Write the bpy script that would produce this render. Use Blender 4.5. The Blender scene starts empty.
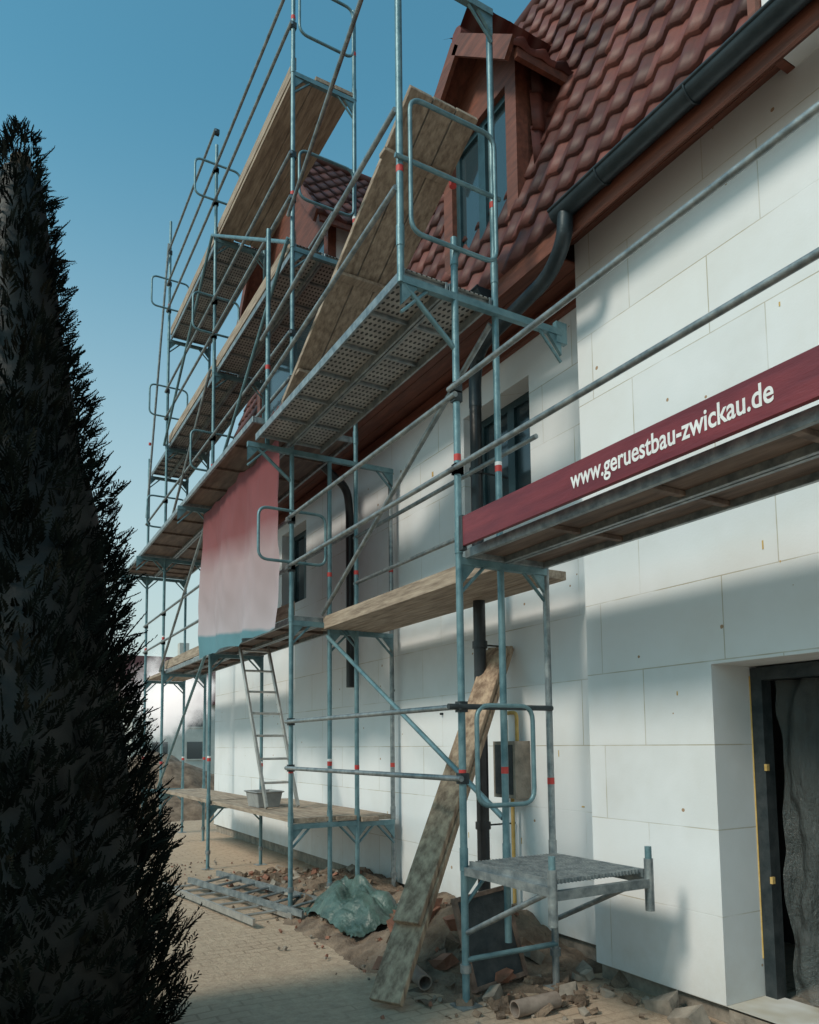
import bpy, bmesh, math, random
import numpy as np
from mathutils import Vector, Matrix, noise
random.seed(7); rng=np.random.default_rng(7)
sc=bpy.context.scene
COL=sc.collection

# ------------------------------------------------------------------ helpers
def link(o,parent=None):
    COL.objects.link(o)
    if parent: o.parent=parent
    return o
def empty(name):
    return link(bpy.data.objects.new(name,None))

class MB:
    def __init__(s): s.v=[];s.f=[];s.m=[];s.s=[]
    def add(s,vs,fs,mat=0,smooth=False):
        b=len(s.v); s.v+= [tuple(v) for v in vs]
        for f in fs:
            s.f.append([b+i for i in f]); s.m.append(mat); s.s.append(smooth)
    def sweep(s,pts,r,mat=0,n=10,caps=True,closed=False):
        pts=[Vector(p) for p in pts]; k=len(pts); vs=[];fs=[]
        d0=(pts[1]-pts[0]).normalized()
        up=Vector((0,0,1)) if abs(d0.z)<.9 else Vector((1,0,0))
        a=d0.cross(up).normalized()
        for i,p in enumerate(pts):
            if closed: d=(pts[(i+1)%k]-pts[i-1]).normalized()
            elif i==0: d=d0
            elif i==k-1: d=(pts[i]-pts[i-1]).normalized()
            else: d=(pts[i+1]-pts[i-1]).normalized()
            a=(a-d*a.dot(d)).normalized(); b=d.cross(a)
            for j in range(n):
                t=2*math.pi*j/n
                vs.append(p+a*(r*math.cos(t))+b*(r*math.sin(t)))
        rings=k if closed else k-1
        for i in range(rings):
            i2=(i+1)%k
            for j in range(n):
                j2=(j+1)%n
                fs.append([i*n+j,i2*n+j,i2*n+j2,i*n+j2][::-1])
        s.add(vs,fs,mat,True)
        if caps and not closed:
            s.add(vs[:n],[list(range(n))],mat); s.add(vs[-n:],[list(range(n))[::-1]],mat)
    def tube(s,p,q,r=.024,mat=0,n=10): s.sweep([p,q],r,mat,n)
    def box(s,c,size,mat=0,R=None):
        c=Vector(c); hx,hy,hz=[a/2 for a in size]
        vs=[Vector((x,y,z)) for x in(-hx,hx) for y in(-hy,hy) for z in(-hz,hz)]
        if R is not None: vs=[R@v for v in vs]
        vs=[v+c for v in vs]
        s.add(vs,[(0,1,3,2),(4,6,7,5),(0,4,5,1),(2,3,7,6),(0,2,6,4),(1,5,7,3)],mat)
    def bx(s,x0,x1,y0,y1,z0,z1,mat=0):
        s.box(((x0+x1)/2,(y0+y1)/2,(z0+z1)/2),(x1-x0,y1-y0,z1-z0),mat)
    def beam(s,p,q,w,h,mat=0,up=(0,0,1)):
        p=Vector(p);q=Vector(q); d=(q-p); L=d.length; d.normalize()
        u=Vector(up); sd=d.cross(u).normalized(); u=sd.cross(d)
        R=Matrix((sd,d,u)).transposed()
        s.box((p+q)/2,(w,L,h),mat,R)
    def quad(s,a,b,c,d,mat=0): s.add([a,b,c,d],[(0,1,2,3)],mat)
    def build(s,name,mats,parent=None,bevel=0):
        me=bpy.data.meshes.new(name); me.from_pydata(s.v,[],s.f)
        for m in mats: me.materials.append(m)
        me.polygons.foreach_set('material_index',s.m)
        me.polygons.foreach_set('use_smooth',s.s)
        me.update()
        o=bpy.data.objects.new(name,me); link(o,parent)
        if bevel:
            b=o.modifiers.new('bevel','BEVEL'); b.width=bevel; b.segments=1; b.limit_method='ANGLE'
        return o

def rounded(pts,rad,seg=5,closed=False):
    pts=[Vector(p) for p in pts]; out=[]; k=len(pts)
    for i,p in enumerate(pts):
        if not closed and i in(0,k-1): out.append(p); continue
        a=pts[i-1]; b=pts[(i+1)%k]
        p0=p+(a-p).normalized()*min(rad,(a-p).length*.49); p1=p+(b-p).normalized()*min(rad,(b-p).length*.49)
        for j in range(seg+1):
            t=j/seg; out.append(p0*(1-t)**2+p*2*t*(1-t)+p1*t*t)
    return out

# ------------------------------------------------------------------ materials
def nt(name):
    m=bpy.data.materials.new(name); m.use_nodes=True
    n=m.node_tree.nodes; l=m.node_tree.links
    return m,n,l,n['Principled BSDF']
def ramp(n,l,src,stops):
    r=n.new('ShaderNodeValToRGB'); cr=r.color_ramp
    while len(cr.elements)<len(stops): cr.elements.new(.5)
    for e,(p,c) in zip(cr.elements,stops):
        e.position=p; e.color=(*c,1) if len(c)==3 else c
    l.new(src,r.inputs[0]); return r.outputs[0]
def texco(n,l,scale=(1,1,1)):
    t=n.new('ShaderNodeTexCoord'); m=n.new('ShaderNodeMapping'); m.inputs['Scale'].default_value=scale
    l.new(t.outputs['Object'],m.inputs[0]); return m.outputs[0]
def noi(n,l,vec,scale,detail=5,rough=.6):
    t=n.new('ShaderNodeTexNoise'); t.inputs['Scale'].default_value=scale; t.inputs['Detail'].default_value=detail
    t.inputs['Roughness'].default_value=rough; l.new(vec,t.inputs['Vector']); return t.outputs['Fac']
def mixc(n,l,fac,a,b,mode='MIX'):
    m=n.new('ShaderNodeMix'); m.data_type='RGBA'; m.blend_type=mode
    for s,v in((m.inputs[0],fac),(m.inputs[6],a),(m.inputs[7],b)):
        if isinstance(v,(int,float)): s.default_value=v
        elif isinstance(v,tuple): s.default_value=(*v,1)
        else: l.new(v,s)
    return m.outputs[2]
def mth(n,l,op,a,b=None):
    m=n.new('ShaderNodeMath'); m.operation=op
    for i,v in enumerate((a,b)):
        if v is None: continue
        if isinstance(v,(int,float)): m.inputs[i].default_value=v
        else: l.new(v,m.inputs[i])
    return m.outputs[0]
def bump(n,l,b,h,strength=.3,dist=.01):
    q=n.new('ShaderNodeBump'); q.inputs['Strength'].default_value=strength; q.inputs['Distance'].default_value=dist
    l.new(h,q.inputs['Height']); l.new(q.outputs[0],b.inputs['Normal'])
def simple(name,c1,c2,scale=6,stretch=(1,1,1),rough=.6,metal=0,bs=None,bstr=.3,bd=.01,lo=.35,hi=.65):
    m,n,l,b=nt(name); v=texco(n,l,stretch)
    f=noi(n,l,v,scale)
    l.new(ramp(n,l,f,[(lo,c1),(hi,c2)]),b.inputs['Base Color'])
    b.inputs['Roughness'].default_value=rough; b.inputs['Metallic'].default_value=metal
    bump(n,l,b,noi(n,l,v,bs or scale*4),bstr,bd); return m

M_teal=simple('painted_steel_teal',(.075,.16,.19),(.16,.27,.30),9,rough=.45,metal=.3,lo=.3,hi=.6)
M_galv=simple('galvanised_steel',(.16,.19,.205),(.34,.37,.375),14,rough=.4,metal=.5)
M_red=simple('red_band',(.45,.03,.03),(.55,.06,.05),9)
M_white=simple('white_band',(.7,.7,.7),(.8,.8,.8),9)
M_dark=simple('dark_steel',(.02,.03,.035),(.05,.06,.065),12,rough=.5,metal=.3)
M_woodY=simple('weathered_plank',(.21,.155,.115),(.43,.34,.26),5,(6,.6,6),rough=.8,bs=14,bstr=.5)
M_woodU=simple('deck_plywood',(.09,.06,.047),(.20,.14,.11),3,(5,.7,5),rough=.75,bs=10)
M_woodA=simple('old_board',(.19,.12,.08),(.50,.36,.25),4,(5,5,.7),rough=.85,bs=12,bstr=.7)
M_brown=simple('stained_timber',(.11,.036,.022),(.20,.065,.04),4,(5,.6,5),rough=.6)
M_zinc=simple('grey_gutter',(.012,.022,.028),(.028,.04,.048),6,rough=.4,metal=.2)
M_black=simple('black_plastic',(.008,.009,.01),(.02,.022,.025),5,rough=.35)
M_pvc=simple('window_pvc',(.68,.68,.68),(.78,.78,.78),5,rough=.35)
M_tframe=simple('dark_window_frame',(.015,.04,.05),(.03,.07,.085),5,rough=.35)
M_maroon=simple('maroon_board',(.13,.016,.025),(.20,.028,.036),3,(4,.7,4),rough=.45)
M_brick=simple('brick_rubble',(.18,.08,.05),(.30,.14,.095),7,rough=.9,bstr=.8)
M_stone=simple('stone_rubble',(.16,.14,.115),(.34,.29,.24),7,rough=.9,bstr=.8)
M_soil=simple('loose_soil',(.11,.075,.053),(.27,.195,.14),5,rough=.95,bs=30,bstr=1,bd=.03)
M_tarp=simple('green_tarp',(.035,.065,.055),(.09,.145,.125),5,rough=.4,bs=9,bstr=.8,bd=.03)
M_clay=simple('clay_pipe_mat',(.17,.13,.105),(.3,.24,.2),8,rough=.7)
M_alu=simple('aluminium',(.45,.45,.44),(.62,.62,.6),12,rough=.35,metal=.7)
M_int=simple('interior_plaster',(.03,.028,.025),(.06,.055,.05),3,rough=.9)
M_foam=simple('yellow_foam',(.5,.33,.10),(.6,.42,.16),20,rough=.9)
M_bark=simple('bark',(.05,.035,.025),(.12,.09,.06),9,rough=.9)
M_bucket=simple('grey_crate',(.22,.22,.22),(.32,.32,.31),8,rough=.6)

M_glass,n,l,b=nt('window_glass'); b.inputs['Base Color'].default_value=(.03,.05,.06,1); b.inputs['Roughness'].default_value=.06
b.inputs['Specular IOR Level'].default_value=.9
# EPS insulation boards
M_eps,n,l,b=nt('eps_insulation')
t=n.new('ShaderNodeTexCoord'); sp=n.new('ShaderNodeSeparateXYZ'); cb=n.new('ShaderNodeCombineXYZ'); l.new(t.outputs['Object'],sp.inputs[0])
l.new(mth(n,l,'ADD',mth(n,l,'ADD',sp.outputs[0],sp.outputs[1]),.37),cb.inputs[0]); l.new(mth(n,l,'ADD',sp.outputs[2],.42),cb.inputs[1])
br=n.new('ShaderNodeTexBrick'); l.new(cb.outputs[0],br.inputs['Vector'])
br.inputs['Scale'].default_value=1; br.inputs['Brick Width'].default_value=1.0; br.inputs['Row Height'].default_value=.5
br.inputs['Mortar Size'].default_value=.0035; br.inputs['Mortar Smooth'].default_value=.15; br.offset=.37
br.inputs['Color1'].default_value=(.76,.79,.81,1); br.inputs['Color2'].default_value=(.68,.715,.74,1); br.inputs['Mortar'].default_value=(.38,.34,.24,1)
v=t.outputs['Object']
dirt=noi(n,l,v,.9,6,.65); c=mixc(n,l,ramp(n,l,dirt,[(.42,(0,0,0)),(.75,(.35,)*3)]),br.outputs['Color'],(.55,.50,.44),'MIX')
jf=ramp(n,l,noi(n,l,v,1.7,3),[(.36,(0,0,0)),(.60,(.9,)*3)])
c=mixc(n,l,jf,(.735,.76,.785),c)
sn=n.new('ShaderNodeTexVoronoi'); sn.inputs['Scale'].default_value=7; l.new(v,sn.inputs['Vector'])
spot=mth(n,l,'LESS_THAN',sn.outputs['Distance'],mth(n,l,'MULTIPLY',noi(n,l,v,9,2),.17))
sel=mth(n,l,'GREATER_THAN',noi(n,l,v,2.3,2),.58)
c=mixc(n,l,mth(n,l,'MULTIPLY',spot,sel),c,(.36,.24,.15))
low=n.new('ShaderNodeMapRange'); low.inputs[1].default_value=.9; low.inputs[2].default_value=.1; l.new(sp.outputs[2],low.inputs[0])
c=mixc(n,l,mth(n,l,'MULTIPLY',low.outputs[0],mth(n,l,'MULTIPLY',noi(n,l,v,6,6,.7),.6)),c,(.45,.38,.30))
l.new(c,b.inputs['Base Color']); b.inputs['Roughness'].default_value=.85
h=mth(n,l,'ADD',mth(n,l,'MULTIPLY',br.outputs['Fac'],-1.0),mth(n,l,'MULTIPLY',noi(n,l,v,60,2),.25)); bump(n,l,b,h,.5,.006)
# roof tile
def tilemat(name,dark):
    m,n,l,b=nt(name)
    uv=n.new('ShaderNodeUVMap'); fl=n.new('ShaderNodeVectorMath'); fl.operation='FLOOR'; l.new(uv.outputs[0],fl.inputs[0])
    wn=n.new('ShaderNodeTexWhiteNoise'); wn.noise_dimensions='2D'; l.new(fl.outputs[0],wn.inputs['Vector'])
    k=.35 if dark else .68
    c=ramp(n,l,wn.outputs['Value'],[(0,(.085*k,.024*k,.020*k)),(.55,(.15*k,.040*k,.031*k)),(1,(.28*k,.09*k,.07*k))])
    v=texco(n,l); f=noi(n,l,v,9,6,.7)
    c=mixc(n,l,ramp(n,l,f,[(.45,(0,0,0)),(.75,(.55,)*3)]),c,(.05*k,.03*k,.027*k))
    l.new(c,b.inputs['Base Color']); b.inputs['Roughness'].default_value=.55
    b.inputs['Specular IOR Level'].default_value=.35
    bump(n,l,b,noi(n,l,v,60,3),.2,.005); return m
M_tile=tilemat('clay_roof_tile',False); M_tiled=tilemat('dark_roof_tile',True)
# perforated steel deck
M_perf,n,l,b=nt('perforated_steel'); v=texco(n,l,(1,.55,1))
vo=n.new('ShaderNodeTexVoronoi'); vo.inputs['Scale'].default_value=26; vo.inputs['Randomness'].default_value=0; l.new(v,vo.inputs['Vector'])
vo.voronoi_dimensions='2D'
hole=mth(n,l,'LESS_THAN',vo.outputs['Distance'],.28)
f=noi(n,l,texco(n,l),8)
c=mixc(n,l,hole,ramp(n,l,f,[(.3,(.26,.25,.24)),(.7,(.47,.45,.42))]),(.03,.03,.03))
l.new(c,b.inputs['Base Color']); b.inputs['Metallic'].default_value=.3; b.inputs['Roughness'].default_value=.5
bump(n,l,b,vo.outputs['Distance'],.6,.01)
# banner (printed mesh)
M_ban,n,l,b=nt('banner_fabric'); t=n.new('ShaderNodeTexCoord'); sp=n.new('ShaderNodeSeparateXYZ'); l.new(t.outputs['Object'],sp.inputs[0])
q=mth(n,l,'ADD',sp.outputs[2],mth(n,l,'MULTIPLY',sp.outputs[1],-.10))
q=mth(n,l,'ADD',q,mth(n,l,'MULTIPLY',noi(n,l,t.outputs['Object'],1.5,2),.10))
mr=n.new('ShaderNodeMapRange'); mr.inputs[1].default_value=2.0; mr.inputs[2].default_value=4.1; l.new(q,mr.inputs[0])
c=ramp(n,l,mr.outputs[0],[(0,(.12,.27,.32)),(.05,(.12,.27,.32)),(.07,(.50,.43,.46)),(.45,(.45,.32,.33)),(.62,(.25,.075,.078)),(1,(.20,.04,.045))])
l.new(c,b.inputs['Base Color']); b.inputs['Roughness'].default_value=.7
tr=n.new('ShaderNodeBsdfTranslucent'); l.new(c,tr.inputs[0]); mx=n.new('ShaderNodeMixShader'); mx.inputs[0].default_value=.2
l.new(b.outputs[0],mx.inputs[1]); l.new(tr.outputs[0],mx.inputs[2]); l.new(mx.outputs[0],n['Material Output'].inputs[0])
# plastic sheet
M_pl,n,l,b=nt('plastic_sheet'); b.inputs['Base Color'].default_value=(.20,.23,.23,1); b.inputs['Roughness'].default_value=.15
bump(n,l,b,noi(n,l,texco(n,l,(1,1,.5)),7,6,.7),1,.08)
tp=n.new('ShaderNodeBsdfTransparent'); mx=n.new('ShaderNodeMixShader'); mx.inputs[0].default_value=.38
l.new(tp.outputs[0],mx.inputs[1]); l.new(b.outputs[0],mx.inputs[2]); l.new(mx.outputs[0],n['Material Output'].inputs[0])
# foliage
M_leaf,n,l,b=nt('thuja_foliage'); v=texco(n,l)
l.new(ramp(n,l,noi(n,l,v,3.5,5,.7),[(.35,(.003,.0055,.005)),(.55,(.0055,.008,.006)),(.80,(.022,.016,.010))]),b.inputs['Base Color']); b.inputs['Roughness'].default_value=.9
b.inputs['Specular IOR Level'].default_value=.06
# ground
M_gr,n,l,b=nt('ground_paving'); v=texco(n,l)
br=n.new('ShaderNodeTexBrick'); 
dv=n.new('ShaderNodeVectorMath'); dv.operation='ADD'; nz=n.new('ShaderNodeTexNoise'); nz.inputs['Scale'].default_value=1.2; l.new(v,nz.inputs['Vector'])
scv=n.new('ShaderNodeVectorMath'); scv.operation='SCALE'; scv.inputs['Scale'].default_value=.06; l.new(nz.outputs['Color'],scv.inputs[0]); l.new(v,dv.inputs[0]); l.new(scv.outputs[0],dv.inputs[1])
l.new(dv.outputs[0],br.inputs['Vector'])
br.inputs['Scale'].default_value=1; br.inputs['Brick Width'].default_value=.2; br.inputs['Row Height'].default_value=.1; br.inputs['Mortar Size'].default_value=.008
br.inputs['Color1'].default_value=(.54,.40,.29,1); br.inputs['Color2'].default_value=(.46,.335,.24,1); br.inputs['Mortar'].default_value=(.29,.205,.14,1)
sand=ramp(n,l,noi(n,l,v,14,8,.75),[(.3,(.38,.27,.19)),(.7,(.60,.46,.335))])
mask=ramp(n,l,noi(n,l,v,.8,6,.65),[(.38,(0.15,)*3),(.56,(1,)*3)])
c=mixc(n,l,mask,br.outputs['Color'],sand)
sp=n.new('ShaderNodeSeparateXYZ'); l.new(v,sp.inputs[0])
far=n.new('ShaderNodeMapRange'); far.inputs[1].default_value=22; far.inputs[2].default_value=30; l.new(sp.outputs[1],far.inputs[0])
c=mixc(n,l,far.outputs[0],c,ramp(n,l,noi(n,l,v,.3,5),[(.3,(.10,.10,.06)),(.7,(.20,.17,.11))]))
l.new(c,b.inputs['Base Color']); b.inputs['Roughness'].default_value=.92
h=mth(n,l,'ADD',mth(n,l,'MULTIPLY',br.outputs['Fac'],-.5),noi(n,l,v,22,8,.75)); bump(n,l,b,h,.9,.03)

# ------------------------------------------------------------------ ground
def axis(lo,hi,a,b,st,far):
    core=list(np.arange(a,b,st)); l_=[lo,lo*.5,lo*.25,lo*.1] ; r_=[hi*.06,hi*.15,hi*.4,hi]
    return sorted(set([x for x in l_ if x<a-1]+core+[x for x in r_ if x>b+1]))
xs=axis(-900,900,-4,6,.12,0); ys=axis(-900,900,-1,18,.12,0)
gm=MB(); vs=[]; 
for y in ys:
    for x in xs:
        near=(-4<x<6 and -1<y<18)
        z=-.03+(noise.noise(Vector((x*.7,y*.7,0)))*.025+noise.noise(Vector((x*4,y*4,3)))*.007 if near else 0)
        vs.append((x,y,z))
W=len(xs); gm.add(vs,[(j*W+i,j*W+i+1,(j+1)*W+i+1,(j+1)*W+i) for j in range(len(ys)-1) for i in range(W-1)],0,True)
gm.build('ground',[M_gr])

# ------------------------------------------------------------------ house
house=empty('house')
def wall_x(mb,X,y0,y1,z0,z1,holes,depth=.28,mat=0):
    yy=sorted(set([y0,y1]+[h[0] for h in holes]+[h[1] for h in holes])); zz=sorted(set([z0,z1]+[h[2] for h in holes]+[h[3] for h in holes]))
    for i in range(len(yy)-1):
        for j in range(len(zz)-1):
            a,b_,c_,d_=yy[i],yy[i+1],zz[j],zz[j+1]; cy=(a+b_)/2; cz=(c_+d_)/2
            if any(h[0]<cy<h[1] and h[2]<cz<h[3] for h in holes): continue
            mb.quad((X,b_,c_),(X,a,c_),(X,a,d_),(X,b_,d_),mat)
    for h in holes:
        a,b_,c_,d_=h[:4]; D=h[4] if len(h)>4 else depth
        mb.quad((X,a,c_),(X+D,a,c_),(X+D,a,d_),(X,a,d_),mat); mb.quad((X+D,b_,c_),(X,b_,c_),(X,b_,d_),(X+D,b_,d_),mat)
        mb.quad((X,a,d_),(X+D,a,d_),(X+D,b_,d_),(X,b_,d_),mat); mb.quad((X,b_,c_),(X+D,b_,c_),(X+D,a,c_),(X,a,c_),mat)
XN=3.75; XF=3.95; YC=4.03; YE=14.6
w=MB()
wall_x(w,XN,-4,YC,.08,5.36,[(1.85,2.98,.081,2.06,.42)])
wall_x(w,XF,YC,YE,.12,5.22,[(4.85,5.85,3.72,4.75,.25),(9.9,10.9,3.7,4.85,.25),(12.2,13.1,3.7,4.85,.25)])
w.quad((XF,YC,.08),(XN,YC,.08),(XN,YC,5.36),(XF,YC,5.36))
w.quad((10,YE,.1),(XF,YE,.1),(XF,YE,5.2),(10,YE,5.2)); w.quad((10,-4,.1),(10,YE,.1),(10,YE,5.2),(10,-4,5.2)); w.quad((XN,-4,.1),(10,-4,.1),(10,-4,5.2),(XN,-4,5.2))
w.add([(3.6,YE,5.2),(10,YE,5.2),(8.5,YE,9.3),(5.1,YE,9.3)],[(0,1,2,3)])
w.build('insulated_walls',[M_eps],house)
p=MB(); p.bx(XN+.05,XN+.3,-4,1.85,-.2,.079,0); p.bx(XN+.05,XN+.3,2.98,YC,-.2,.079,0); p.bx(XF+.05,XF+.3,YC,YE,-.2,.119,0); p.bx(XN+.02,XN+2.5,1.85,2.98,-.1,.06,0)
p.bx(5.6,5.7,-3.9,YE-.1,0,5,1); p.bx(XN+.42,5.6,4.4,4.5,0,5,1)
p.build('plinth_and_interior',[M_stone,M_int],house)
an=MB()
for (y,z) in((6.4,3.3),(7.3,2.2),(6.3,1.9),(8.6,3.2)):
    X=XN if y<YC else XF
    an.tube((X-.03,y,z),(X,y,z),.012,0,8)
for i in range(20):
    y=random.uniform(2.1,9); z=random.uniform(.5,4.6); X=XN if y<YC else XF
    if (1.7<y<3.1 and z<2.2) or (4.8<y<5.9 and z>3.6): continue
    an.box((X-.001,y,z),(.004,random.choice([.006,.008,.03]),random.choice([.01,.025,.05])),1)
an.build('wall_anchors',[M_dark,M_foam],house)
# door
d=MB(); XD=XN+.40
d.bx(XD-.05,XD+.04,2.90,2.975,.07,2.05,0); d.bx(XD-.05,XD+.04,1.86,2.90,1.97,2.05,0)
d.sweep([(XD-.052,2.978,.3+.1*i) for i in range(18)],.005,1,6)
for z in (.75,1.42): d.bx(XD-.055,XD-.03,2.888,2.905,z,z+.04,1)
d.bx(XD+.3,XD+.34,2.2,2.7,.08,1.9,3)
d.build('door_frame',[M_dark,M_foam,M_pvc,M_woodU],house)
pl=MB(); vs=[];N1,N2=60,70
for j in range(N2+1):
    for i in range(N1+1):
        y=1.88+1.02*i/N1; z=.07+1.90*j/N2
        vs.append((XD+.10+.03*math.sin(y*31+z*1.3+noise.noise(Vector((y*3,z*1.5,0)))*5)+.04*noise.noise(Vector((y*5,z*3,1)))+.025*noise.noise(Vector((y*15,z*7,1))),y,z))
pl.add(vs,[(j*(N1+1)+i,j*(N1+1)+i+1,(j+1)*(N1+1)+i+1,(j+1)*(N1+1)+i) for j in range(N2) for i in range(N1)],0,True)
pl.build('door_plastic_sheet',[M_pl],house)
# windows
def window(mb,X,y0,y1,z0,z1,fr=.07,fm=0,gm_=1,mull=True):
    mb.bx(X,X+.06,y0,y0+fr,z0,z1,fm); mb.bx(X,X+.06,y1-fr,y1,z0,z1,fm)
    mb.bx(X,X+.06,y0+fr,y1-fr,z0,z0+fr,fm); mb.bx(X,X+.06,y0+fr,y1-fr,z1-fr,z1,fm)
    if mull: mb.bx(X-.004,X+.056,(y0+y1)/2-.05,(y0+y1)/2+.05,z0+fr,z1-fr,fm)
    mb.quad((X+.03,y1-fr,z0+fr),(X+.03,y0+fr,z0+fr),(X+.03,y0+fr,z1-fr),(X+.03,y1-fr,z1-fr),gm_)
wi=MB()
for (a,b_,c_,d_) in [(4.85,5.85,3.72,4.75),(9.9,10.9,3.7,4.85),(12.2,13.1,3.7,4.85)]:
    window(wi,XF+.19,a+.002,b_-.002,c_+.002,d_-.002)
wi.build('windows',[M_tframe,M_glass],house)
gb=MB(); gb.bx(XF-.16,XF-.002,4.95,5.25,1.15,1.62,0); gb.bx(XF-.165,XF-.16,4.98,5.22,1.18,1.59,1)
gb.sweep(rounded([(XF-.08,5.02,1.62),(XF-.08,5.02,1.86),(XF-.08,5.2,1.86),(XF-.02,5.2,1.86)],.05),.016,2,8)
gb.sweep([(XF-.08,5.17,1.62),(XF-.08,5.17,1.80)],.016,2,8); gb.sweep([(XF-.08,5.1,.2),(XF-.08,5.1,1.15)],.016,2,8)
gb.build('gas_meter_box',[M_stone,M_dark,M_foam])
# eaves
e=MB()
def soffit(xw,y0,y1,zw):
    n_=3
    for i in range(n_):
        xa=3.43+(xw-3.43)*i/n_; xb=3.43+(xw-3.43)*(i+1)/n_-.006; za=5.19+(zw-5.19)*i/n_; zb=5.19+(zw-5.19)*(i+1)/n_
        e.add([(xa,y0,za),(xb,y0,zb),(xb,y1,zb),(xa,y1,za),(xa,y0,za+.02),(xb,y0,zb+.02),(xb,y1,zb+.02),(xa,y1,za+.02)],[(0,1,2,3),(4,7,6,5),(0,4,5,1),(3,2,6,7),(1,5,6,2),(0,3,7,4)],0)
soffit(XN+.01,-4,YC,5.36); soffit(XF+.02,YC+.002,YE,5.20)
e.bx(XF-.05,XF-.002,YC+.01,YE,5.03,5.17,0)
e.bx(3.40,3.425,-4,YE+.1,5.10,5.29,0)
e.build('timber_eaves',[M_brown],house,.002)
g=MB()
def gutter(y0,y1,X=3.33,Z=5.26,r=.075):
    n_=10; out=[]
    for k in range(n_+1):
        t=math.pi+math.pi*k/n_; out.append((X+r*math.cos(t),Z+r*math.sin(t)))
    vs=[(x,y,z) for y in (y0,y1) for x,z in out]
    g.add(vs,[(i,i+1,n_+2+i,n_+1+i) for i in range(n_)],0,True)
    g.add([(x,y0,z) for x,z in out],[list(range(n_+1))],0); g.add([(x,y1,z) for x,z in out],[list(range(n_+1))],0)
    g.tube((X-r,y0,Z),(X-r,y1,Z),.011,0)
    for y in np.arange(y0+.3,y1,.7):
        pp=[(X+(r+.004)*math.cos(math.pi+math.pi*k/8),y,Z+(r+.004)*math.sin(math.pi+math.pi*k/8)) for k in range(9)]
        g.sweep(pp,.007,0,6)
gutter(-4,3.75); gutter(4.6,YE+.1,Z=5.20)
g.sweep(rounded([(3.33,3.66,5.22),(3.33,3.68,5.02),(3.42,3.95,4.95),(3.52,4.95,4.94),(3.6,5.15,4.80),(3.6,5.15,4.5)],.14),.055,0,14)
g.build('gutters',[M_zinc],house)
dp=MB()
dp.tube((3.6,5.15,.3),(3.6,5.15,4.6),.052,0,14)
for z in (.9,2.4,3.9): dp.tube((3.6,5.15,z),(3.6,5.15,z+.06),.064,0,14); dp.tube((3.6,5.15,z+.03),(3.93,5.15,z+.03),.008,0,6)
dp.sweep(rounded([(3.33,8.0,5.15),(3.33,8.0,4.95),(3.8,8.2,4.75),(3.86,8.25,4.5),(3.86,8.25,2.3)],.12),.05,0,12)
dp.build('downpipes',[M_black],house)

# roof tiles
def tiles(name,o,u,v,nrm,LU,LV,mat,parent,cw=.215,rh=.33,S=8,skip=None):
    o=Vector(o);u=Vector(u).normalized();v=Vector(v).normalized();nrm=Vector(nrm).normalized()
    nc=int(LU/cw); nr=int(math.ceil(LV/rh)); vs=[];uvs=[];fs=[]
    K=nc*S+1
    prof=[]
    for i in range(K):
        t=(i/S)%1.0
        prof.append(.040*(0.5+0.5*math.cos(2*math.pi*(t-.35)))**1.6 + (.006 if t>.8 else 0))
    for j in range(nr):
        for (vv,lift) in ((j*rh-.03,.0),(j*rh-.03,.038),((j+.5)*rh,.020),((j+1)*rh,.004)):
            for i in range(K):
                jit=.007*noise.noise(Vector((int(i/S)*1.7,j*2.3,.5)))
                P=o+u*(i*cw/S)+v*(vv+jit)+nrm*((prof[i] if lift>0 else prof[i]*.3)+lift+jit)
                vs.append(P); uvs.append((i/S+.001,j+.5+.001))
        b_=j*4*K
        for r in range(3):
            for i in range(K-1):
                if skip and skip(vs[b_+r*K+i]): continue
                fs.append((b_+r*K+i,b_+r*K+i+1,b_+(r+1)*K+i+1,b_+(r+1)*K+i))
    me=bpy.data.meshes.new(name); me.from_pydata([tuple(x) for x in vs],[],fs); me.materials.append(mat)
    uvl=me.uv_layers.new(name='UVMap')
    idx=np.empty(len(me.loops),dtype=np.int32); me.loops.foreach_get('vertex_index',idx)
    arr=np.array(uvs)[idx].reshape(-1,4,2); cols=np.floor(arr[:,:,0].min(axis=1)); arr[:,:,0]=cols[:,None]+.5
    uvl.data.foreach_set('uv',arr.reshape(-1).astype(np.float32))
    me.polygons.foreach_set('use_smooth',[True]*len(fs)); me.update()
    return link(bpy.data.objects.new(name,me),parent)
SK=.34
sl=Vector((SK,0,1)).normalized(); sn_=Vector((-1,0,SK)).normalized()
RX,RZ=3.42,5.27
tiles('roof_tiles',(RX,2.3,RZ),(0,1,0),sl,sn_,12.3,4.25,M_tile,house)
tiles('roof_tiles_near',(RX,-3,RZ),(0,1,0),sl,sn_,4.0,4.25,M_tile,house)
r=MB()
topx,topz=RX+SK*4.03,RZ+4.03
r.quad((RX+.06,-4,RZ),(RX+.06,YE,RZ),(topx+.06,YE,topz),(topx+.06,-4,topz))
r.quad((topx,-4,topz),(topx,YE,topz),(7,YE,topz+.45),(7,-4,topz+.45)); r.quad((7,-4,topz+.45),(7,YE,topz+.45),(10.1,YE,5.2),(10.1,-4,5.2))
r.sweep([(topx+.02,-4,topz+.05),(topx+.02,YE,topz+.05)],.08,0,8)
r.build('roof_deck',[M_tiled],house)
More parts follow.
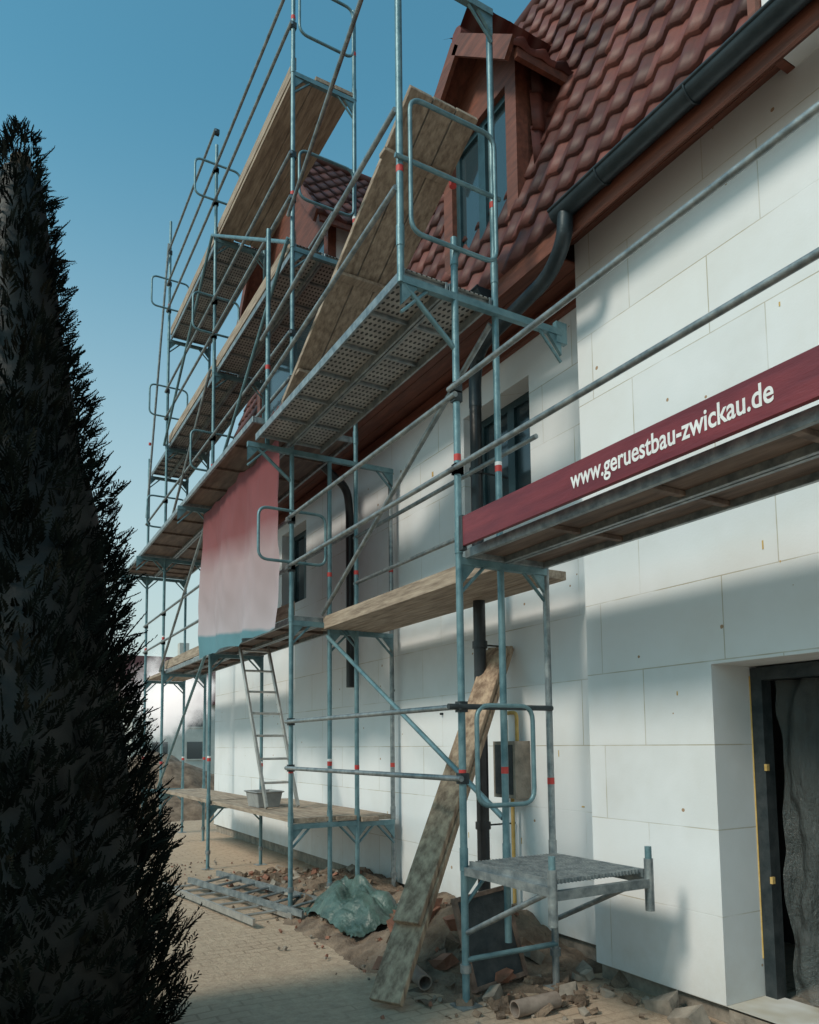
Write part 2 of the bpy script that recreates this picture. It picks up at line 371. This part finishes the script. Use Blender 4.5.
def gable_dormer(name,Xf,y0,y1,zb,ze,za,Xb,tmat,wallmat,over=.22,fm=2,cheek=False):
    P=empty(name); P.parent=house
    m=MB(); yc=(y0+y1)/2
    m.bx(Xf,Xf+.12,y0,y0+.14,zb,ze,1); m.bx(Xf,Xf+.12,y1-.14,y1,zb,ze,1)
    m.bx(Xf,Xf+.12,y0+.14,y1-.14,ze-.16,ze,1); m.bx(Xf-.03,Xf+.12,y0+.14,y1-.14,zb,zb+.14,1)
    m.add([(Xf+.02,y0,ze),(Xf+.02,y1,ze),(Xf+.02,yc,za-.05)],[(0,1,2)],1)
    m.quad((Xf+.12,y0+.01,zb),(Xb,y0+.01,zb),(Xb,y0+.01,ze),(Xf+.12,y0+.01,ze),0); m.quad((Xf+.12,y1-.01,zb),(Xb,y1-.01,zb),(Xb,y1-.01,ze),(Xf+.12,y1-.01,ze),0)
    window(m,Xf+.05,y0+.14,y1-.14,zb+.14,ze-.16,.06,fm,3,True)
    if cheek: tiles(name+'_cheek',(Xf+.14,y0+.0,zb),(1,0,0),(0,0,1),(0,-1,0),Xb-Xf-.14,ze-zb-.05,tmat,P)
    for sgn,ye in ((-1,y0-over),(1,y1+over)):
        zz=ze-(za-ze)*over/(yc-y0)
        a=Vector((Xf-over,yc,za));bb=Vector((Xf-over,ye,zz)); c_=Vector((Xb,ye,zz)); d_=Vector((Xb,yc,za))
        m.beam(a+Vector((0,0,-.03)),bb+Vector((0,0,-.03)),.04,.16,1)
        m.beam(bb+Vector((.05,0,-.03)),c_+Vector((0,0,-.03)),.04,.12,1)
        m.quad(a-Vector((0,0,.01)),bb-Vector((0,0,.01)),c_-Vector((0,0,.01)),d_-Vector((0,0,.01)),1)
        v=(a-bb); L=v.length; v.normalize()
        u=Vector((1,0,0)); nn=u.cross(v) if sgn<0 else v.cross(u)
        if nn.z<0: nn=-nn
        tiles(name+'_tiles',bb,u,v,nn,Xb-Xf+over,L,tmat,P)
    m.sweep([(Xf-over,yc,za+.06),(Xb,yc,za+.06)],.075,4,8)
    m.build(name+'_body',[wallmat,M_brown,M_pvc,M_glass,tmat,M_tframe],P)
gable_dormer('dormer',3.60,4.5,5.6,5.35,7.25,7.75,5.6,M_tile,M_brown,.2,5,True)
gable_dormer('gable',3.90,9.0,12.0,5.3,9.0,10.9,5.9,M_tiled,M_eps,.3,5)
dm=MB(); dm.bx(3.47,6,.98,2.25,5.30,8.4,0); dm.bx(3.42,5.6,2.255,2.30,5.30,8.42,1); dm.bx(3.35,6,.9,2.33,8.42,8.52,1); dm.build('insulated_dormer',[M_eps,M_brown],house)

# ------------------------------------------------------------------ scaffolding
scaf=empty('scaffolding')
SM=[M_teal,M_galv,M_red,M_white,M_dark]
XO,XI=2.67,3.40
F=[.98,4.05,7.12,10.19,13.26,14.83]
L=[.85,2.9,4.9,6.9,8.9]
L2=4.72
s=MB()
def standard(x,y,z0,z1,mat=0):
    s.tube((x,y,z0),(x,y,z1),.024,mat,12)
    if z0<.3:
        s.box((x,y,z0-.0),(.15,.15,.012),1); s.tube((x,y,z0),(x,y,z0+.28),.017,1,8); s.tube((x,y,z0+.2),(x,y,z0+.25),.036,1,8)
    for lz in L:
        if z0<lz<z1-.1:
            s.tube((x,y,lz-.05),(x,y,lz+.09),.0285,mat,10)
            zz=lz+.5+random.uniform(-.04,.1)
            s.tube((x,y,zz),(x,y,zz+.045),.0255,2,10)
            if random.random()<.4: s.tube((x,y,zz+.045),(x,y,zz+.07),.0255,3,10)
def coupler(x,y,z,mat=4): s.box((x,y,z),(.062,.055,.07),mat); s.tube((x-.05,y,z),(x+.03,y,z),.011,1,6)
def transom(y,x0,x1,z,mat=0,gus=True):
    s.box(((x0+x1)/2,y,z),(abs(x1-x0),.045,.05),mat)
    if gus:
        for x,sg in((x0,1),(x1,-1)):
            s.add([(x,y-.012,z-.02),(x+sg*.13,y-.012,z-.02),(x,y-.012,z-.17),(x,y+.012,z-.02),(x+sg*.13,y+.012,z-.02),(x,y+.012,z-.17)],[(0,1,2),(3,5,4),(1,4,5,2)],mat)
            s.tube((x+sg*.0,y,z-.22),(x+sg*.2,y,z-.02),.012,mat,6)
def rail(x,y0,y1,z,mat=1,dx=-.035,ends=True):
    s.tube((x+dx,y0-.04,z),(x+dx,y1+.04,z),.0195,mat)
    if ends: coupler(x,y0,z); coupler(x,y1,z)
def gate(y,x0,x1,z0,z1,mat=0):
    s.sweep(rounded([(x0,y,z0),(x0,y,z1),(x1,y,z1),(x1,y,z0)],.1,5,True),.016,mat,8,closed=True)
def brace(x,ya,za,yb,zb,mat=0): 
    s.tube((x,ya,za),(x,yb,zb),.021,mat)
for x in(XO,XI): standard(x,F[0],-.03,3.9 if x==XI else 4.95)
transom(F[0],XO,XI,2.80)
standard(XO,F[1],-.03,5.05); standard(XI,F[1],-.03,2.84,1); standard(3.03,F[1]+.03,.3,6.95); standard(2.25,F[1],4.60,9.2)
transom(F[1],XO,XI,.80);transom(F[1],XO,XI,2.80)
transom(F[1],2.25,3.6,L2-.1); transom(F[1],2.25,3.03,6.9)
s.tube((2.27,F[1],L2-.12),(XO,F[1],4.25),.018,0); s.box((3.6,F[1],L2-.1),(.1,.04,.16),0)
standard(XO,F[2],-.03,9.95); standard(XI,F[2],-.03,9.95); standard(3.10,F[2]+.02,-.03,4.65); standard(3.85,F[2]+.05,.0,4.6,1)
for z in(.80,2.84,6.84,8.84): transom(F[2],XO,XI,z)
transom(F[2],2.2,3.85,L2-.1); transom(F[2]+.03,XI,3.85,.78); transom(F[2]+.03,3.1,3.85,2.78)
standard(2.40,F[2]-.02,4.65,6.95); s.tube((2.3,F[2],L2-.12),(XO,F[2],4.3),.018,0)
for k,(fy,top) in enumerate(((F[3],10.3),(F[4],11.1),(F[5],7.2))):
    standard(XO,fy,-.03,top); standard(XI,fy,-.03,min(top,9.9))
    for z in L:
        if z<top: transom(fy,XO,XI,z-.06)
    transom(fy,2.2,XO,4.84)
for z in(3.42,3.98): rail(XO,F[0],F[1],z)
for z in(1.38,1.84): rail(XO,F[1],F[2],z)
for z in(3.42,3.92): rail(XO,F[1],F[2],z); rail(XI,F[1]+.1,F[2],z-.1,1,.0,False)
for z in(5.25,5.8,): s.tube((2.22,F[1],z),(2.37,F[2]+.1,z),.0195,1)
s.tube((2.22,F[1],7.3),(2.62,F[2],7.2),.0195,1)
for k in range(2,5):
    for lz in L[1:]:
        for dz in(.5,1.0):
            if k==4 and lz>5: continue
            rail(XO,F[k],F[k+1],lz+dz)
    for lz in L[1:4]: s.tube((XI,F[k],lz+1),(XI,F[k+1],lz+1),.019,1)
rail(XO,F[3],F[4],10.5)
brace(3.0,4.1,4.55,7.1,2.95,1); brace(3.06,7.1,2.72,4.15,1.1,0)
brace(XO-.05,F[2],6.95,F[3],4.95,0); brace(XO-.05,F[2],6.9,F[3],8.9,0); brace(XO-.05,F[3],8.9,F[4],6.9,0)
brace(XO-.05,F[3],2.9,F[4],.9,0); brace(XO-.05,F[4],4.9,F[3],6.9,1); brace(XO-.05,F[3],4.8,F[4],2.9,1)
brace(XO-.05,F[4]+1.5,6.0,F[4]-.1,10.6,1)
gate(F[1]-.04,2.76,3.22,1.2,1.85); s.tube((2.55,F[1]-.03,1.84),(3.4,F[1]-.03,1.84),.019,4)
gate(F[1]-.04,2.31,3.0,4.95,5.9); s.tube((2.2,F[1]-.03,5.45),(3.05,F[1]-.03,5.45),.016,0)
gate(F[2]-.06,2.3,3.02,3.45,3.98)
gate(F[2]-.06,2.72,3.36,7.4,7.95); gate(F[2]-.06,2.72,3.36,9.3,9.9)
for fy in F[3:5]:
    for lz in(5.4,7.4,9.4): gate(fy-.06,2.35,3.0,lz,lz+.55)
s.build('frames_and_rails',SM,scaf)
bpl=MB()
y0,y1=3.2,4.02
for x in(XO,XI):
    bpl.beam((x,y0,.80),(x,y1,.80),.04,.05,0); bpl.tube((x,y0,.62),(x,y0,.92),.027,0); bpl.tube((x,y0+.02,.80),(x,y1,.42),.017,0)
for x in(XO,XI): bpl.tube((x,y0,.62),(x,y0,.99),.020,1)
bpl.beam((XO,y0,.78),(XI,y0,.78),.04,.05,0); bpl.tube((XO,y1+.02,.25),(XI,y1+.02,.25),.018,1)
for i in range(26): bpl.bx(XO+.04+i*.0262,XO+.046+i*.0262,y0+.03,y1,.832,.858,0)
for i in range(9): bpl.bx(XO+.035,XI-.02,y0+.04+i*.095,y0+.046+i*.095,.834,.855,0)
bpl.bx(XO+.02,XO+.035,y0+.02,y1,.81,.86,0); bpl.bx(XI-.03,XI-.015,y0+.02,y1,.81,.86,0)
bpl.build('bracket_platform',[M_galv,M_teal],scaf)
dk=MB()
def deck_ply(x0,x1,y0,y1,z):
    n_=2 if x1-x0>.5 else 1; ww=(x1-x0)/n_
    for i in range(n_):
        a=x0+i*ww+.006; b_=x0+(i+1)*ww-.006
        dk.bx(a+.03,b_-.03,y0+.03,y1-.03,z-.022,z-.008,0)
        dk.bx(a,a+.03,y0,y1,z-.062,z,1); dk.bx(b_-.03,b_,y0,y1,z-.062,z,1); dk.bx(a+.03,b_-.03,y0,y0+.03,z-.06,z,1); dk.bx(a+.03,b_-.03,y1-.03,y1,z-.06,z,1)
        for k in range(1,4): yy=y0+(y1-y0)*k/4; dk.bx(a+.03,b_-.03,yy-.02,yy+.02,z-.05,z-.024,0)
def deck_perf(x0,x1,y0,y1,z):
    n_=2; ww=(x1-x0)/n_
    for i in range(n_):
        a=x0+i*ww+.005;b_=x0+(i+1)*ww-.005
        dk.bx(a+.02,b_-.02,y0,y1,z-.012,z-.004,2); dk.bx(a,a+.02,y0,y1,z-.07,z,1); dk.bx(b_-.02,b_,y0,y1,z-.07,z,1)
        for k in range(0,7): yy=y0+.04+(y1-y0-.08)*k/6; dk.bx(a+.02,b_-.02,yy-.012,yy+.012,z-.04,z-.013,1)
def deck_wood(x0,x1,y0,y1,z,n_=3,t=.045):
    ww=(x1-x0)/n_
    for i in range(n_):
        j=random.uniform(-.06,.06); dk.bx(x0+i*ww+.004,x0+(i+1)*ww-.004,y0+j,y1+j,z-t-random.uniform(0,.006),z,3)
deck_ply(XO+.03,XI-.02,F[0]+.02,F[1]-.02,2.88)
deck_wood(3.05,3.72,F[1]+.1,F[2]+.1,2.87,3,.06); dk.bx(3.02,3.045,F[1]+.1,F[2],2.80,2.93,3)
deck_perf(2.27,3.0,F[1]+.02,F[2]-.02,L2+.01)
for k in(2,3):
    deck_ply(XO+.03,XI-.02,F[k]+.02,F[k+1]-.02,2.92); deck_ply(2.25,XI-.02,F[k]+.02,F[k+1]-.02,4.93)
    deck_wood(XO+.03,XI-.02,F[k]+.02,F[k+1]-.02,.88,3); 
deck_perf(XO+.03,XI-.02,F[2]+.02,F[3]-.02,6.93); deck_perf(XO+.03,XI-.02,F[3]+.02,F[4]-.02,6.93)
deck_wood(XO+.03,XI-.02,F[2]+.02,F[3]-.02,8.93); deck_perf(XO+.03,XI-.02,F[3]+.02,F[4]-.02,8.93)
deck_ply(2.25,XI-.02,F[4]+.02,F[5]-.02,4.93); deck_perf(XO+.03,XI-.02,F[4]+.02,F[5]-.02,6.93)
deck_wood(XO+.03,XI-.02,F[4]+.02,F[5],2.92)
deck_wood(XI+.03,3.83,F[2],F[3],.86,2)
for k in(2,3):
    for z in(2.93,4.94,6.94,8.94): dk.bx(XO+.025,XO+.05,F[k]+.03,F[k+1]-.03,z,z+.14,3)
dk.build('decks',[M_woodU,M_galv,M_perf,M_woodY],scaf,.002)
# sign toe board with lettering
sg=empty('sign_board'); q=MB(); q.bx(XO-.055,XO-.027,F[0]-.1,F[1]-.1,2.865,3.06,0); q.bx(XO-.06,XO-.022,F[1]-.13,F[1]-.09,2.84,3.07,1)
q.build('board',[M_maroon,M_dark],sg,.003)
tc=bpy.data.curves.new('lettering','FONT'); tc.body='www.geruestbau-zwickau.de'; tc.size=.135; tc.extrude=.0008; tc.offset=.0022
to=bpy.data.objects.new('lettering',tc); COL.objects.link(to); bpy.context.view_layer.update()
dg=bpy.context.evaluated_depsgraph_get(); tm=bpy.data.meshes.new_from_object(to.evaluated_get(dg)); bpy.data.objects.remove(to)
wd=max(v.co.x for v in tm.vertices); k=1.16/wd
for v in tm.vertices: v.co=Vector((XO-.0565-v.co.z,2.90-v.co.x*k,2.925+v.co.y*1.0))
tm.materials.clear(); tm.materials.append(M_white); link(bpy.data.objects.new('lettering',tm),sg)

# banner, tied to the outer standards and rails, sagging between ties
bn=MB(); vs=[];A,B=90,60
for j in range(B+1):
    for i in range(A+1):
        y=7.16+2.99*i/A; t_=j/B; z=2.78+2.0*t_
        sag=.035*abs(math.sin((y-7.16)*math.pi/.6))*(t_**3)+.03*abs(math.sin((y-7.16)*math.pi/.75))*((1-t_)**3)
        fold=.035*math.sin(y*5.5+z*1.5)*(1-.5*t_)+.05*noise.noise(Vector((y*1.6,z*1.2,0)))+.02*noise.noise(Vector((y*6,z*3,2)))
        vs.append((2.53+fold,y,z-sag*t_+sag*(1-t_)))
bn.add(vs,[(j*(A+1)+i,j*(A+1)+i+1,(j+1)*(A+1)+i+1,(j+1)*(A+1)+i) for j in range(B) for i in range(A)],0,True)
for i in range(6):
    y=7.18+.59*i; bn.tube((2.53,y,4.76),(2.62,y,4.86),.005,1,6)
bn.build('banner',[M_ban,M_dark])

pn=MB()
for i in range(3): 
    x=2.42+i*.19; pn.beam((x,6.5,4.82+.004*i),(x+.05,4.12,6.1),.18,.045,0)
for t in(.15,.5,.85): 
    yy=6.5-2.38*t; zz=4.82+1.28*t; pn.box((2.62,yy,zz-.045),(.55,.09,.03),0)
pn.build('wooden_panel',[M_woodY],None,.003)
lp=MB(); a=Vector((2.22,4.28,.0)); c_=Vector((3.86,5.2,2.42)); dd=(c_-a).normalized(); sd=Vector((dd.y,-dd.x,0)).normalized(); up=sd.cross(dd)
lp.beam(a,c_,.23,.05,0,up)
lp.beam(a+up*.056+dd*.5,c_+up*.056-dd*.08,.20,.045,0,up)
lp.build('wooden_plank',[M_woodA],None,.004)

def ladder(name,a,b_,side,wd,mat):
    m=MB(); a=Vector(a);b_=Vector(b_);side=Vector(side).normalized()*wd/2
    m.beam(a-side,b_-side,.025,.06,0); m.beam(a+side,b_+side,.025,.06,0)
    n_=int((b_-a).length/.28)
    for i in range(1,n_): p=a+(b_-a)*i/n_; m.tube(p-side,p+side,.014,0,8)
    m.build(name,[mat])
ladder('ladder',(3.02,8.3,.9),(3.02,9.5,3.1),(1,0,0),.38,M_alu)
ladder('ladder.001',(2.35,6.7,.03),(2.0,9.0,.05),(1,.1,0),.38,M_alu)
ladder('ladder.002',(2.75,6.6,.09),(2.25,8.8,.12),(1,.2,0.1),.35,M_galv)
# grey mortar tub: open, tapered box with rim
m=MB(); cx,cy,zb=2.95,8.75,.885
def rr4(hx,hy,z): return [(cx-hx,cy-hy,z),(cx+hx,cy-hy,z),(cx+hx,cy+hy,z),(cx-hx,cy+hy,z)]
rings=[rr4(.13,.19,zb),rr4(.155,.22,zb+.17),rr4(.175,.24,zb+.17),rr4(.175,.24,zb+.185),rr4(.145,.21,zb+.185),rr4(.12,.18,zb+.02)]
vs=[q for r_ in rings for q in r_]
m.add(vs,[(a*4+k,a*4+(k+1)%4,(a+1)*4+(k+1)%4,(a+1)*4+k) for a in range(len(rings)-1) for k in range(4)],0)
m.add(rings[0],[(3,2,1,0)]); m.add(rings[-1],[(0,1,2,3)])
m.build('mortar_tub',[M_bucket],None,.008)

# rubble
rb=MB(); vs=[]
X0,X1,Y0,Y1=2.45,3.94,3.9,9.2; nx,ny=46,150
def mh(x,y):
    u=(x-X0)/(X1-X0); v_=(y-Y0)/(Y1-Y0)
    env=min(1,u*2.2)*min(1,v_*5)*min(1,(1-v_)*3)
    return max(-.08,env*(.26+.22*noise.noise(Vector((x*1.4,y*1.1,5))))+.05*noise.noise(Vector((x*6,y*6,1)))+.02*noise.noise(Vector((x*18,y*18,1)))-.05)
for j in range(ny+1):
    for i in range(nx+1):
        x=X0+(X1-X0)*i/nx;y=Y0+(Y1-Y0)*j/ny; vs.append((x,y,mh(x,y)))
rb.add(vs,[(j*(nx+1)+i,j*(nx+1)+i+1,(j+1)*(nx+1)+i+1,(j+1)*(nx+1)+i) for j in range(ny) for i in range(nx)],0,True)
def chunk(x,y,z,sz,mat,asp=(1,1,1)):
    R=Matrix.Rotation(random.uniform(0,6.3),3,'Z')@Matrix.Rotation(random.uniform(-.6,.6),3,'X')@Matrix.Rotation(random.uniform(-.6,.6),3,'Y')
    b=len(rb.v); rb.box((x,y,z),[sz*a for a in asp],mat,R)
    for i in range(b,len(rb.v)): rb.v[i]=tuple(c+random.uniform(-1,1)*sz*.12 for c in rb.v[i])
for i in range(420):
    y=random.uniform(3.6,9.5); x=random.triangular(2.45,3.9,3.2)
    z=mh(x,y) if y>Y0 and y<Y1 and x>X0 else -.02
    chunk(x,y,z+.01,random.choice([.03,.04,.05,.07,.12]),random.choice([1,0,2,0,0]),(1,random.uniform(.5,.9),random.uniform(.35,.8)))
for i in range(50):
    y=random.uniform(2.2,4.2); x=random.uniform(2.9,3.72); chunk(x,y,-.01,random.choice([.03,.05,.06,.08]),random.choice([0,2,0]),(1,.7,.5))
for i in range(260):
    y=random.uniform(2.0,11); x=random.gauss(2.65,.3); chunk(x,y,-.018,random.uniform(.01,.025),random.choice([1,2,2,0]))
for i in range(12):
    y=random.gauss(4.85,.3); x=random.gauss(2.95,.18); chunk(x,y,mh(x,y)+.05 if y>Y0 else .03,.22,1,(1,.48,.3))
for (x,y) in((3.55,3.1),(3.62,3.35)): chunk(x,y,.01,.2,2,(1,.5,.35))
rb.build('rubble_pile',[M_soil,M_brick,M_stone])
cp=MB()
def pipe(p,q,r):
    p=Vector(p);q=Vector(q);cp.sweep([p,q],r,0,18,False);cp.sweep([q,p],r*.82,0,18,False); dn=(q-p).normalized()
    for e in(p,q):
        a_=dn.cross(Vector((0,0,1))).normalized(); b_=dn.cross(a_); n_=18
        vs=[e+(a_*math.cos(2*math.pi*k/n_)+b_*math.sin(2*math.pi*k/n_))*rr for rr in(r,r*.82) for k in range(n_)]
        cp.add(vs,[(k,(k+1)%n_,n_+(k+1)%n_,n_+k) for k in range(n_)],0)
pipe((2.78,3.70,.03),(3.10,3.70,.03),.05)
cp.build('clay_pipe',[M_clay])
cp=MB(); pipe((2.55,4.35,.05),(2.62,4.75,.07),.05); cp.build('clay_pipe.001',[M_clay])
cr=MB(); R=Matrix.Rotation(math.radians(-14),3,'X')@Matrix.Rotation(math.radians(-6),3,'Y')
cc=Vector((2.98,4.22,.31))
for c,szz,mm in(((0,0,0),(.40,.012,.56),0),((-.21,-.0,0),(.03,.04,.6),1),((.21,0,0),(.03,.04,.6),1),((0,0,.285),(.39,.04,.03),1),((0,0,-.285),(.39,.04,.03),1)):
    cr.box(cc+R@Vector(c),szz,mm,R)
cr.build('formwork_panel',[M_dark,M_woodU],None,.002)
tp_=MB(); vs=[];A=60
for j in range(A+1):
    for i in range(A+1):
        u=i/A*2-1; v_=j/A*2-1; rr=math.sqrt(u*u+v_*v_)
        x=2.98+u*.36+.06*noise.noise(Vector((u*2,v_*2,7))); y=6.25+v_*.62+.05*noise.noise(Vector((u*2,v_*2,17)))
        z=.05+.27*max(0,1-rr**2*.8)*(1+.6*noise.noise(Vector((u*2.2,v_*2.2,0))))+.09*abs(noise.noise(Vector((u*3+v_,v_*3,3))))+.03*abs(noise.noise(Vector((u*9,v_*6,3))))
        vs.append((x,y,z))
tp_.add(vs,[(j*(A+1)+i,j*(A+1)+i+1,(j+1)*(A+1)+i+1,(j+1)*(A+1)+i) for j in range(A) for i in range(A)],0,True)
tp_.build('tarpaulin',[M_tarp])

# ------------------------------------------------------------------ thuja
tree=empty('thuja_tree'); TX,TY=.05,4.08
PR=[(0,.80),(.3,.97),(.55,.94),(1.2,.80),(1.8,.67),(2.5,.54),(3.1,.40),(3.8,.27),(4.4,.15),(4.85,.01)]
zz=np.array([p[0] for p in PR]);rr=np.array([p[1] for p in PR])
def tr_r(z,ph): return float(np.interp(z,zz,rr))*(1+.16*noise.noise(Vector((math.cos(ph)*1.6,math.sin(ph)*1.6,z*1.5)))+.10*noise.noise(Vector((math.cos(ph)*5,math.sin(ph)*5,z*4))))
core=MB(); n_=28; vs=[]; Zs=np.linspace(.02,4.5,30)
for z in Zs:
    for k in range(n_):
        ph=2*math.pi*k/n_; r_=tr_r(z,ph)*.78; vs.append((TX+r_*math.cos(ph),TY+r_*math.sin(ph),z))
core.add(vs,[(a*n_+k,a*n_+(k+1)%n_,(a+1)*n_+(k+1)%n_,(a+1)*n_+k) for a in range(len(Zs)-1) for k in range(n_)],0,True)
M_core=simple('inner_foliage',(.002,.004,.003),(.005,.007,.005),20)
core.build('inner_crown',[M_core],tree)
tk=MB(); tk.sweep([(TX,TY,-.1),(TX+.01,TY,1.5),(TX,TY+.01,3),(TX,TY,4.6)],.05,0,8); tk.build('trunk',[M_bark],tree)
NS=7500; V=[];Fc=[]; 
for i in range(NS):
    z=4.78*(1-math.sqrt(random.random()*.985)) if random.random()<.75 else random.uniform(0,4.75)
    ph=random.uniform(0,2*math.pi); R_=tr_r(z,ph)
    o=Vector((math.cos(ph),math.sin(ph),0)); 
    base=Vector((TX,TY,z))+o*R_*random.uniform(.74,.95)
    ln=random.uniform(.06,.15)*(.6+.4*min(1,(4.7-z)/2))
    if random.random()<.06: ln*=1.6
    d=(o*random.uniform(.35,1.0)+Vector((random.gauss(0,.25),random.gauss(0,.25),random.uniform(.4,1.1)))).normalized()
    side=d.cross(o+Vector((random.gauss(0,.6),random.gauss(0,.6),random.gauss(0,.6)))).normalized()
    m_=7
    for k in range(m_):
        t=k/m_; c=base+d*ln*t
        for sgn in(-1,1):
            l_=ln*.38*(1-t*.75)*random.uniform(.7,1.2); e_=(d*.8+side*sgn*.8).normalized()
            wv=d.cross(side)*.003+d*.0065*random.uniform(.8,1.4)
            b=len(V); V+= [tuple(c-wv),tuple(c+e_*l_*.55-wv*1.1),tuple(c+e_*l_),tuple(c+e_*l_*.5+wv*1.3)]; Fc.append((b,b+1,b+2,b+3))
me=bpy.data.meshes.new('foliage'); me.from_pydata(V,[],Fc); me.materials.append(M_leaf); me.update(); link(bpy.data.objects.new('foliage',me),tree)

# ------------------------------------------------------------------ background
M_dt=simple('distant_foliage',(.07,.085,.07),(.14,.15,.12),1,rough=.9)
V=[];Fc=[]
for i in range(9000):
    x=random.uniform(-70,60); cl=noise.noise(Vector((x*.12,0,0))); hgt=3+2*cl+1.2*noise.noise(Vector((x*.5,3,0)))
    z=random.uniform(0,max(1,hgt)); y=random.uniform(75,88); s_=random.uniform(.3,.7)
    b=len(V); q=[Vector((random.gauss(0,1),random.gauss(0,1),random.gauss(0,1))).normalized()*s_ for _ in range(3)]
    V+=[tuple(Vector((x,y,z))+w_) for w_ in q]; Fc.append((b,b+1,b+2))
me=bpy.data.meshes.new('distant_trees'); me.from_pydata(V,[],Fc); me.materials.append(M_dt); link(bpy.data.objects.new('distant_trees',me))
nh=MB(); M_plr=simple('pale_plaster',(.5,.48,.44),(.6,.58,.54),2,rough=.9)
nh.bx(7.5,16,45,54,-.05,4.2,0)
nh.add([(7.2,44.6,4.1),(16.3,44.6,4.1),(16.3,54.4,4.1),(7.2,54.4,4.1),(7.2,49.5,7.4),(16.3,49.5,7.4)],[(0,1,5,4),(2,3,4,5),(1,2,5),(3,0,4),(3,2,1,0)],1)
for x in(8.6,10.6,12.6,14.4):
    for z in(.9,2.8): nh.bx(x,x+.9,44.97,45,z,z+1.0,2); nh.bx(x-.06,x+.96,44.94,44.99,z-.08,z-.02,0)
nh.bx(11,11.6,49,49.6,6.9,8.3,0)
nh.build('neighbour_house',[M_plr,M_tiled,M_glass])
sm=MB(); vs=[];A=50
for j in range(A+1):
    for i in range(A+1):
        u=i/A*2-1;v_=j/A*2-1; h=max(0,1-(u*u+v_*v_)); 
        vs.append((4.5+u*3.2,20+v_*3,-.05+1.3*h*(1+.5*noise.noise(Vector((u*2,v_*2,9))))+.12*noise.noise(Vector((u*9,v_*9,9)))*(h>0)))
sm.add(vs,[(j*(A+1)+i,j*(A+1)+i+1,(j+1)*(A+1)+i+1,(j+1)*(A+1)+i) for j in range(A) for i in range(A)],0,True)
sm.build('soil_mound',[M_soil])
# smoke plume (volume)
ms=bpy.data.materials.new('smoke_volume'); ms.use_nodes=True; n=ms.node_tree.nodes; l=ms.node_tree.links; n.clear()
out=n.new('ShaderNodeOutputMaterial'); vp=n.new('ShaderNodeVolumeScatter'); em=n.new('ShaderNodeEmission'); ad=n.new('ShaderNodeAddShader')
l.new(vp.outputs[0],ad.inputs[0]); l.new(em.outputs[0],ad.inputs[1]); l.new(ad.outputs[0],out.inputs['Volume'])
t=n.new('ShaderNodeTexCoord'); f=noi(n,l,t.outputs['Object'],2.0,6,.65)
ln_=n.new('ShaderNodeVectorMath'); ln_.operation='LENGTH'; sc_=n.new('ShaderNodeMapping'); sc_.inputs['Scale'].default_value=(1/1.3,1/1.0,1/1.2); l.new(t.outputs['Object'],sc_.inputs[0]); l.new(sc_.outputs[0],ln_.inputs[0])
fall=mth(n,l,'SUBTRACT',1.0,ln_.outputs['Value'])
dn=mth(n,l,'MAXIMUM',mth(n,l,'SUBTRACT',mth(n,l,'ADD',f,mth(n,l,'MULTIPLY',fall,.6)),.66),0.0)
dens=mth(n,l,'MULTIPLY',dn,12.0)
l.new(dens,vp.inputs['Density']); vp.inputs['Color'].default_value=(.97,.97,.97,1)
l.new(mth(n,l,'MULTIPLY',dens,.55),em.inputs['Strength']); em.inputs['Color'].default_value=(1,.97,.93,1)  # smoke glows by itself; emission stands in for light scattered inside the plume
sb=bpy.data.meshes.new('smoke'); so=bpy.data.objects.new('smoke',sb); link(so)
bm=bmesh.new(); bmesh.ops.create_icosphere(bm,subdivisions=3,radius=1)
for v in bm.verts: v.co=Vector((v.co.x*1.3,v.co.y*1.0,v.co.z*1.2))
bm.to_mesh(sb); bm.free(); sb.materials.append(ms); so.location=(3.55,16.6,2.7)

# ------------------------------------------------------------------ light / sky / camera
az,el=math.radians(-100),math.radians(42)
S=Vector((math.sin(az)*math.cos(el),math.cos(az)*math.cos(el),math.sin(el)))
ld=bpy.data.lights.new('sun','SUN'); ld.energy=2.35; ld.angle=math.radians(11); ld.color=(1,.89,.76)
lo=bpy.data.objects.new('sun',ld); COL.objects.link(lo); lo.rotation_euler=S.to_track_quat('Z','Y').to_euler()
wd_=bpy.data.worlds.new('World'); sc.world=wd_; wd_.use_nodes=True; n=wd_.node_tree.nodes; l=wd_.node_tree.links
sk=n.new('ShaderNodeTexSky'); sk.sky_type='NISHITA'; sk.sun_disc=False; sk.sun_elevation=el; sk.sun_rotation=az; sk.air_density=1.0; sk.dust_density=.6; sk.ozone_density=1.5
bg=n['Background']; bg.inputs[1].default_value=.145
c=mixc(n,l,1.0,sk.outputs[0],(.72,1.40,1.18),'MULTIPLY')
t=n.new('ShaderNodeTexCoord'); sp=n.new('ShaderNodeSeparateXYZ'); l.new(t.outputs['Generated'],sp.inputs[0])
hz=n.new('ShaderNodeMapRange'); hz.interpolation_type='SMOOTHSTEP'; hz.inputs[1].default_value=.70; hz.inputs[2].default_value=0.0; hz.inputs[3].default_value=0; hz.inputs[4].default_value=.95; l.new(sp.outputs[2],hz.inputs[0])
c=mixc(n,l,hz.outputs[0],c,(4.0,4.5,4.4))
l.new(c,bg.inputs[0])
cam=bpy.data.cameras.new('camera'); co=bpy.data.objects.new('camera',cam); COL.objects.link(co); sc.camera=co
cam.sensor_width=36; cam.lens=26.4; cam.shift_y=.163; cam.clip_end=3000; cam.clip_start=.05
co.matrix_world=Matrix.Translation((-.035,0,1.6))@Matrix.Rotation(math.radians(-29.8),4,'Z')@Matrix.Rotation(math.radians(95),4,'X')@Matrix.Rotation(math.radians(-.6),4,'Z')
sc.view_settings.view_transform='Standard'; sc.view_settings.look='None'; sc.view_settings.exposure=0
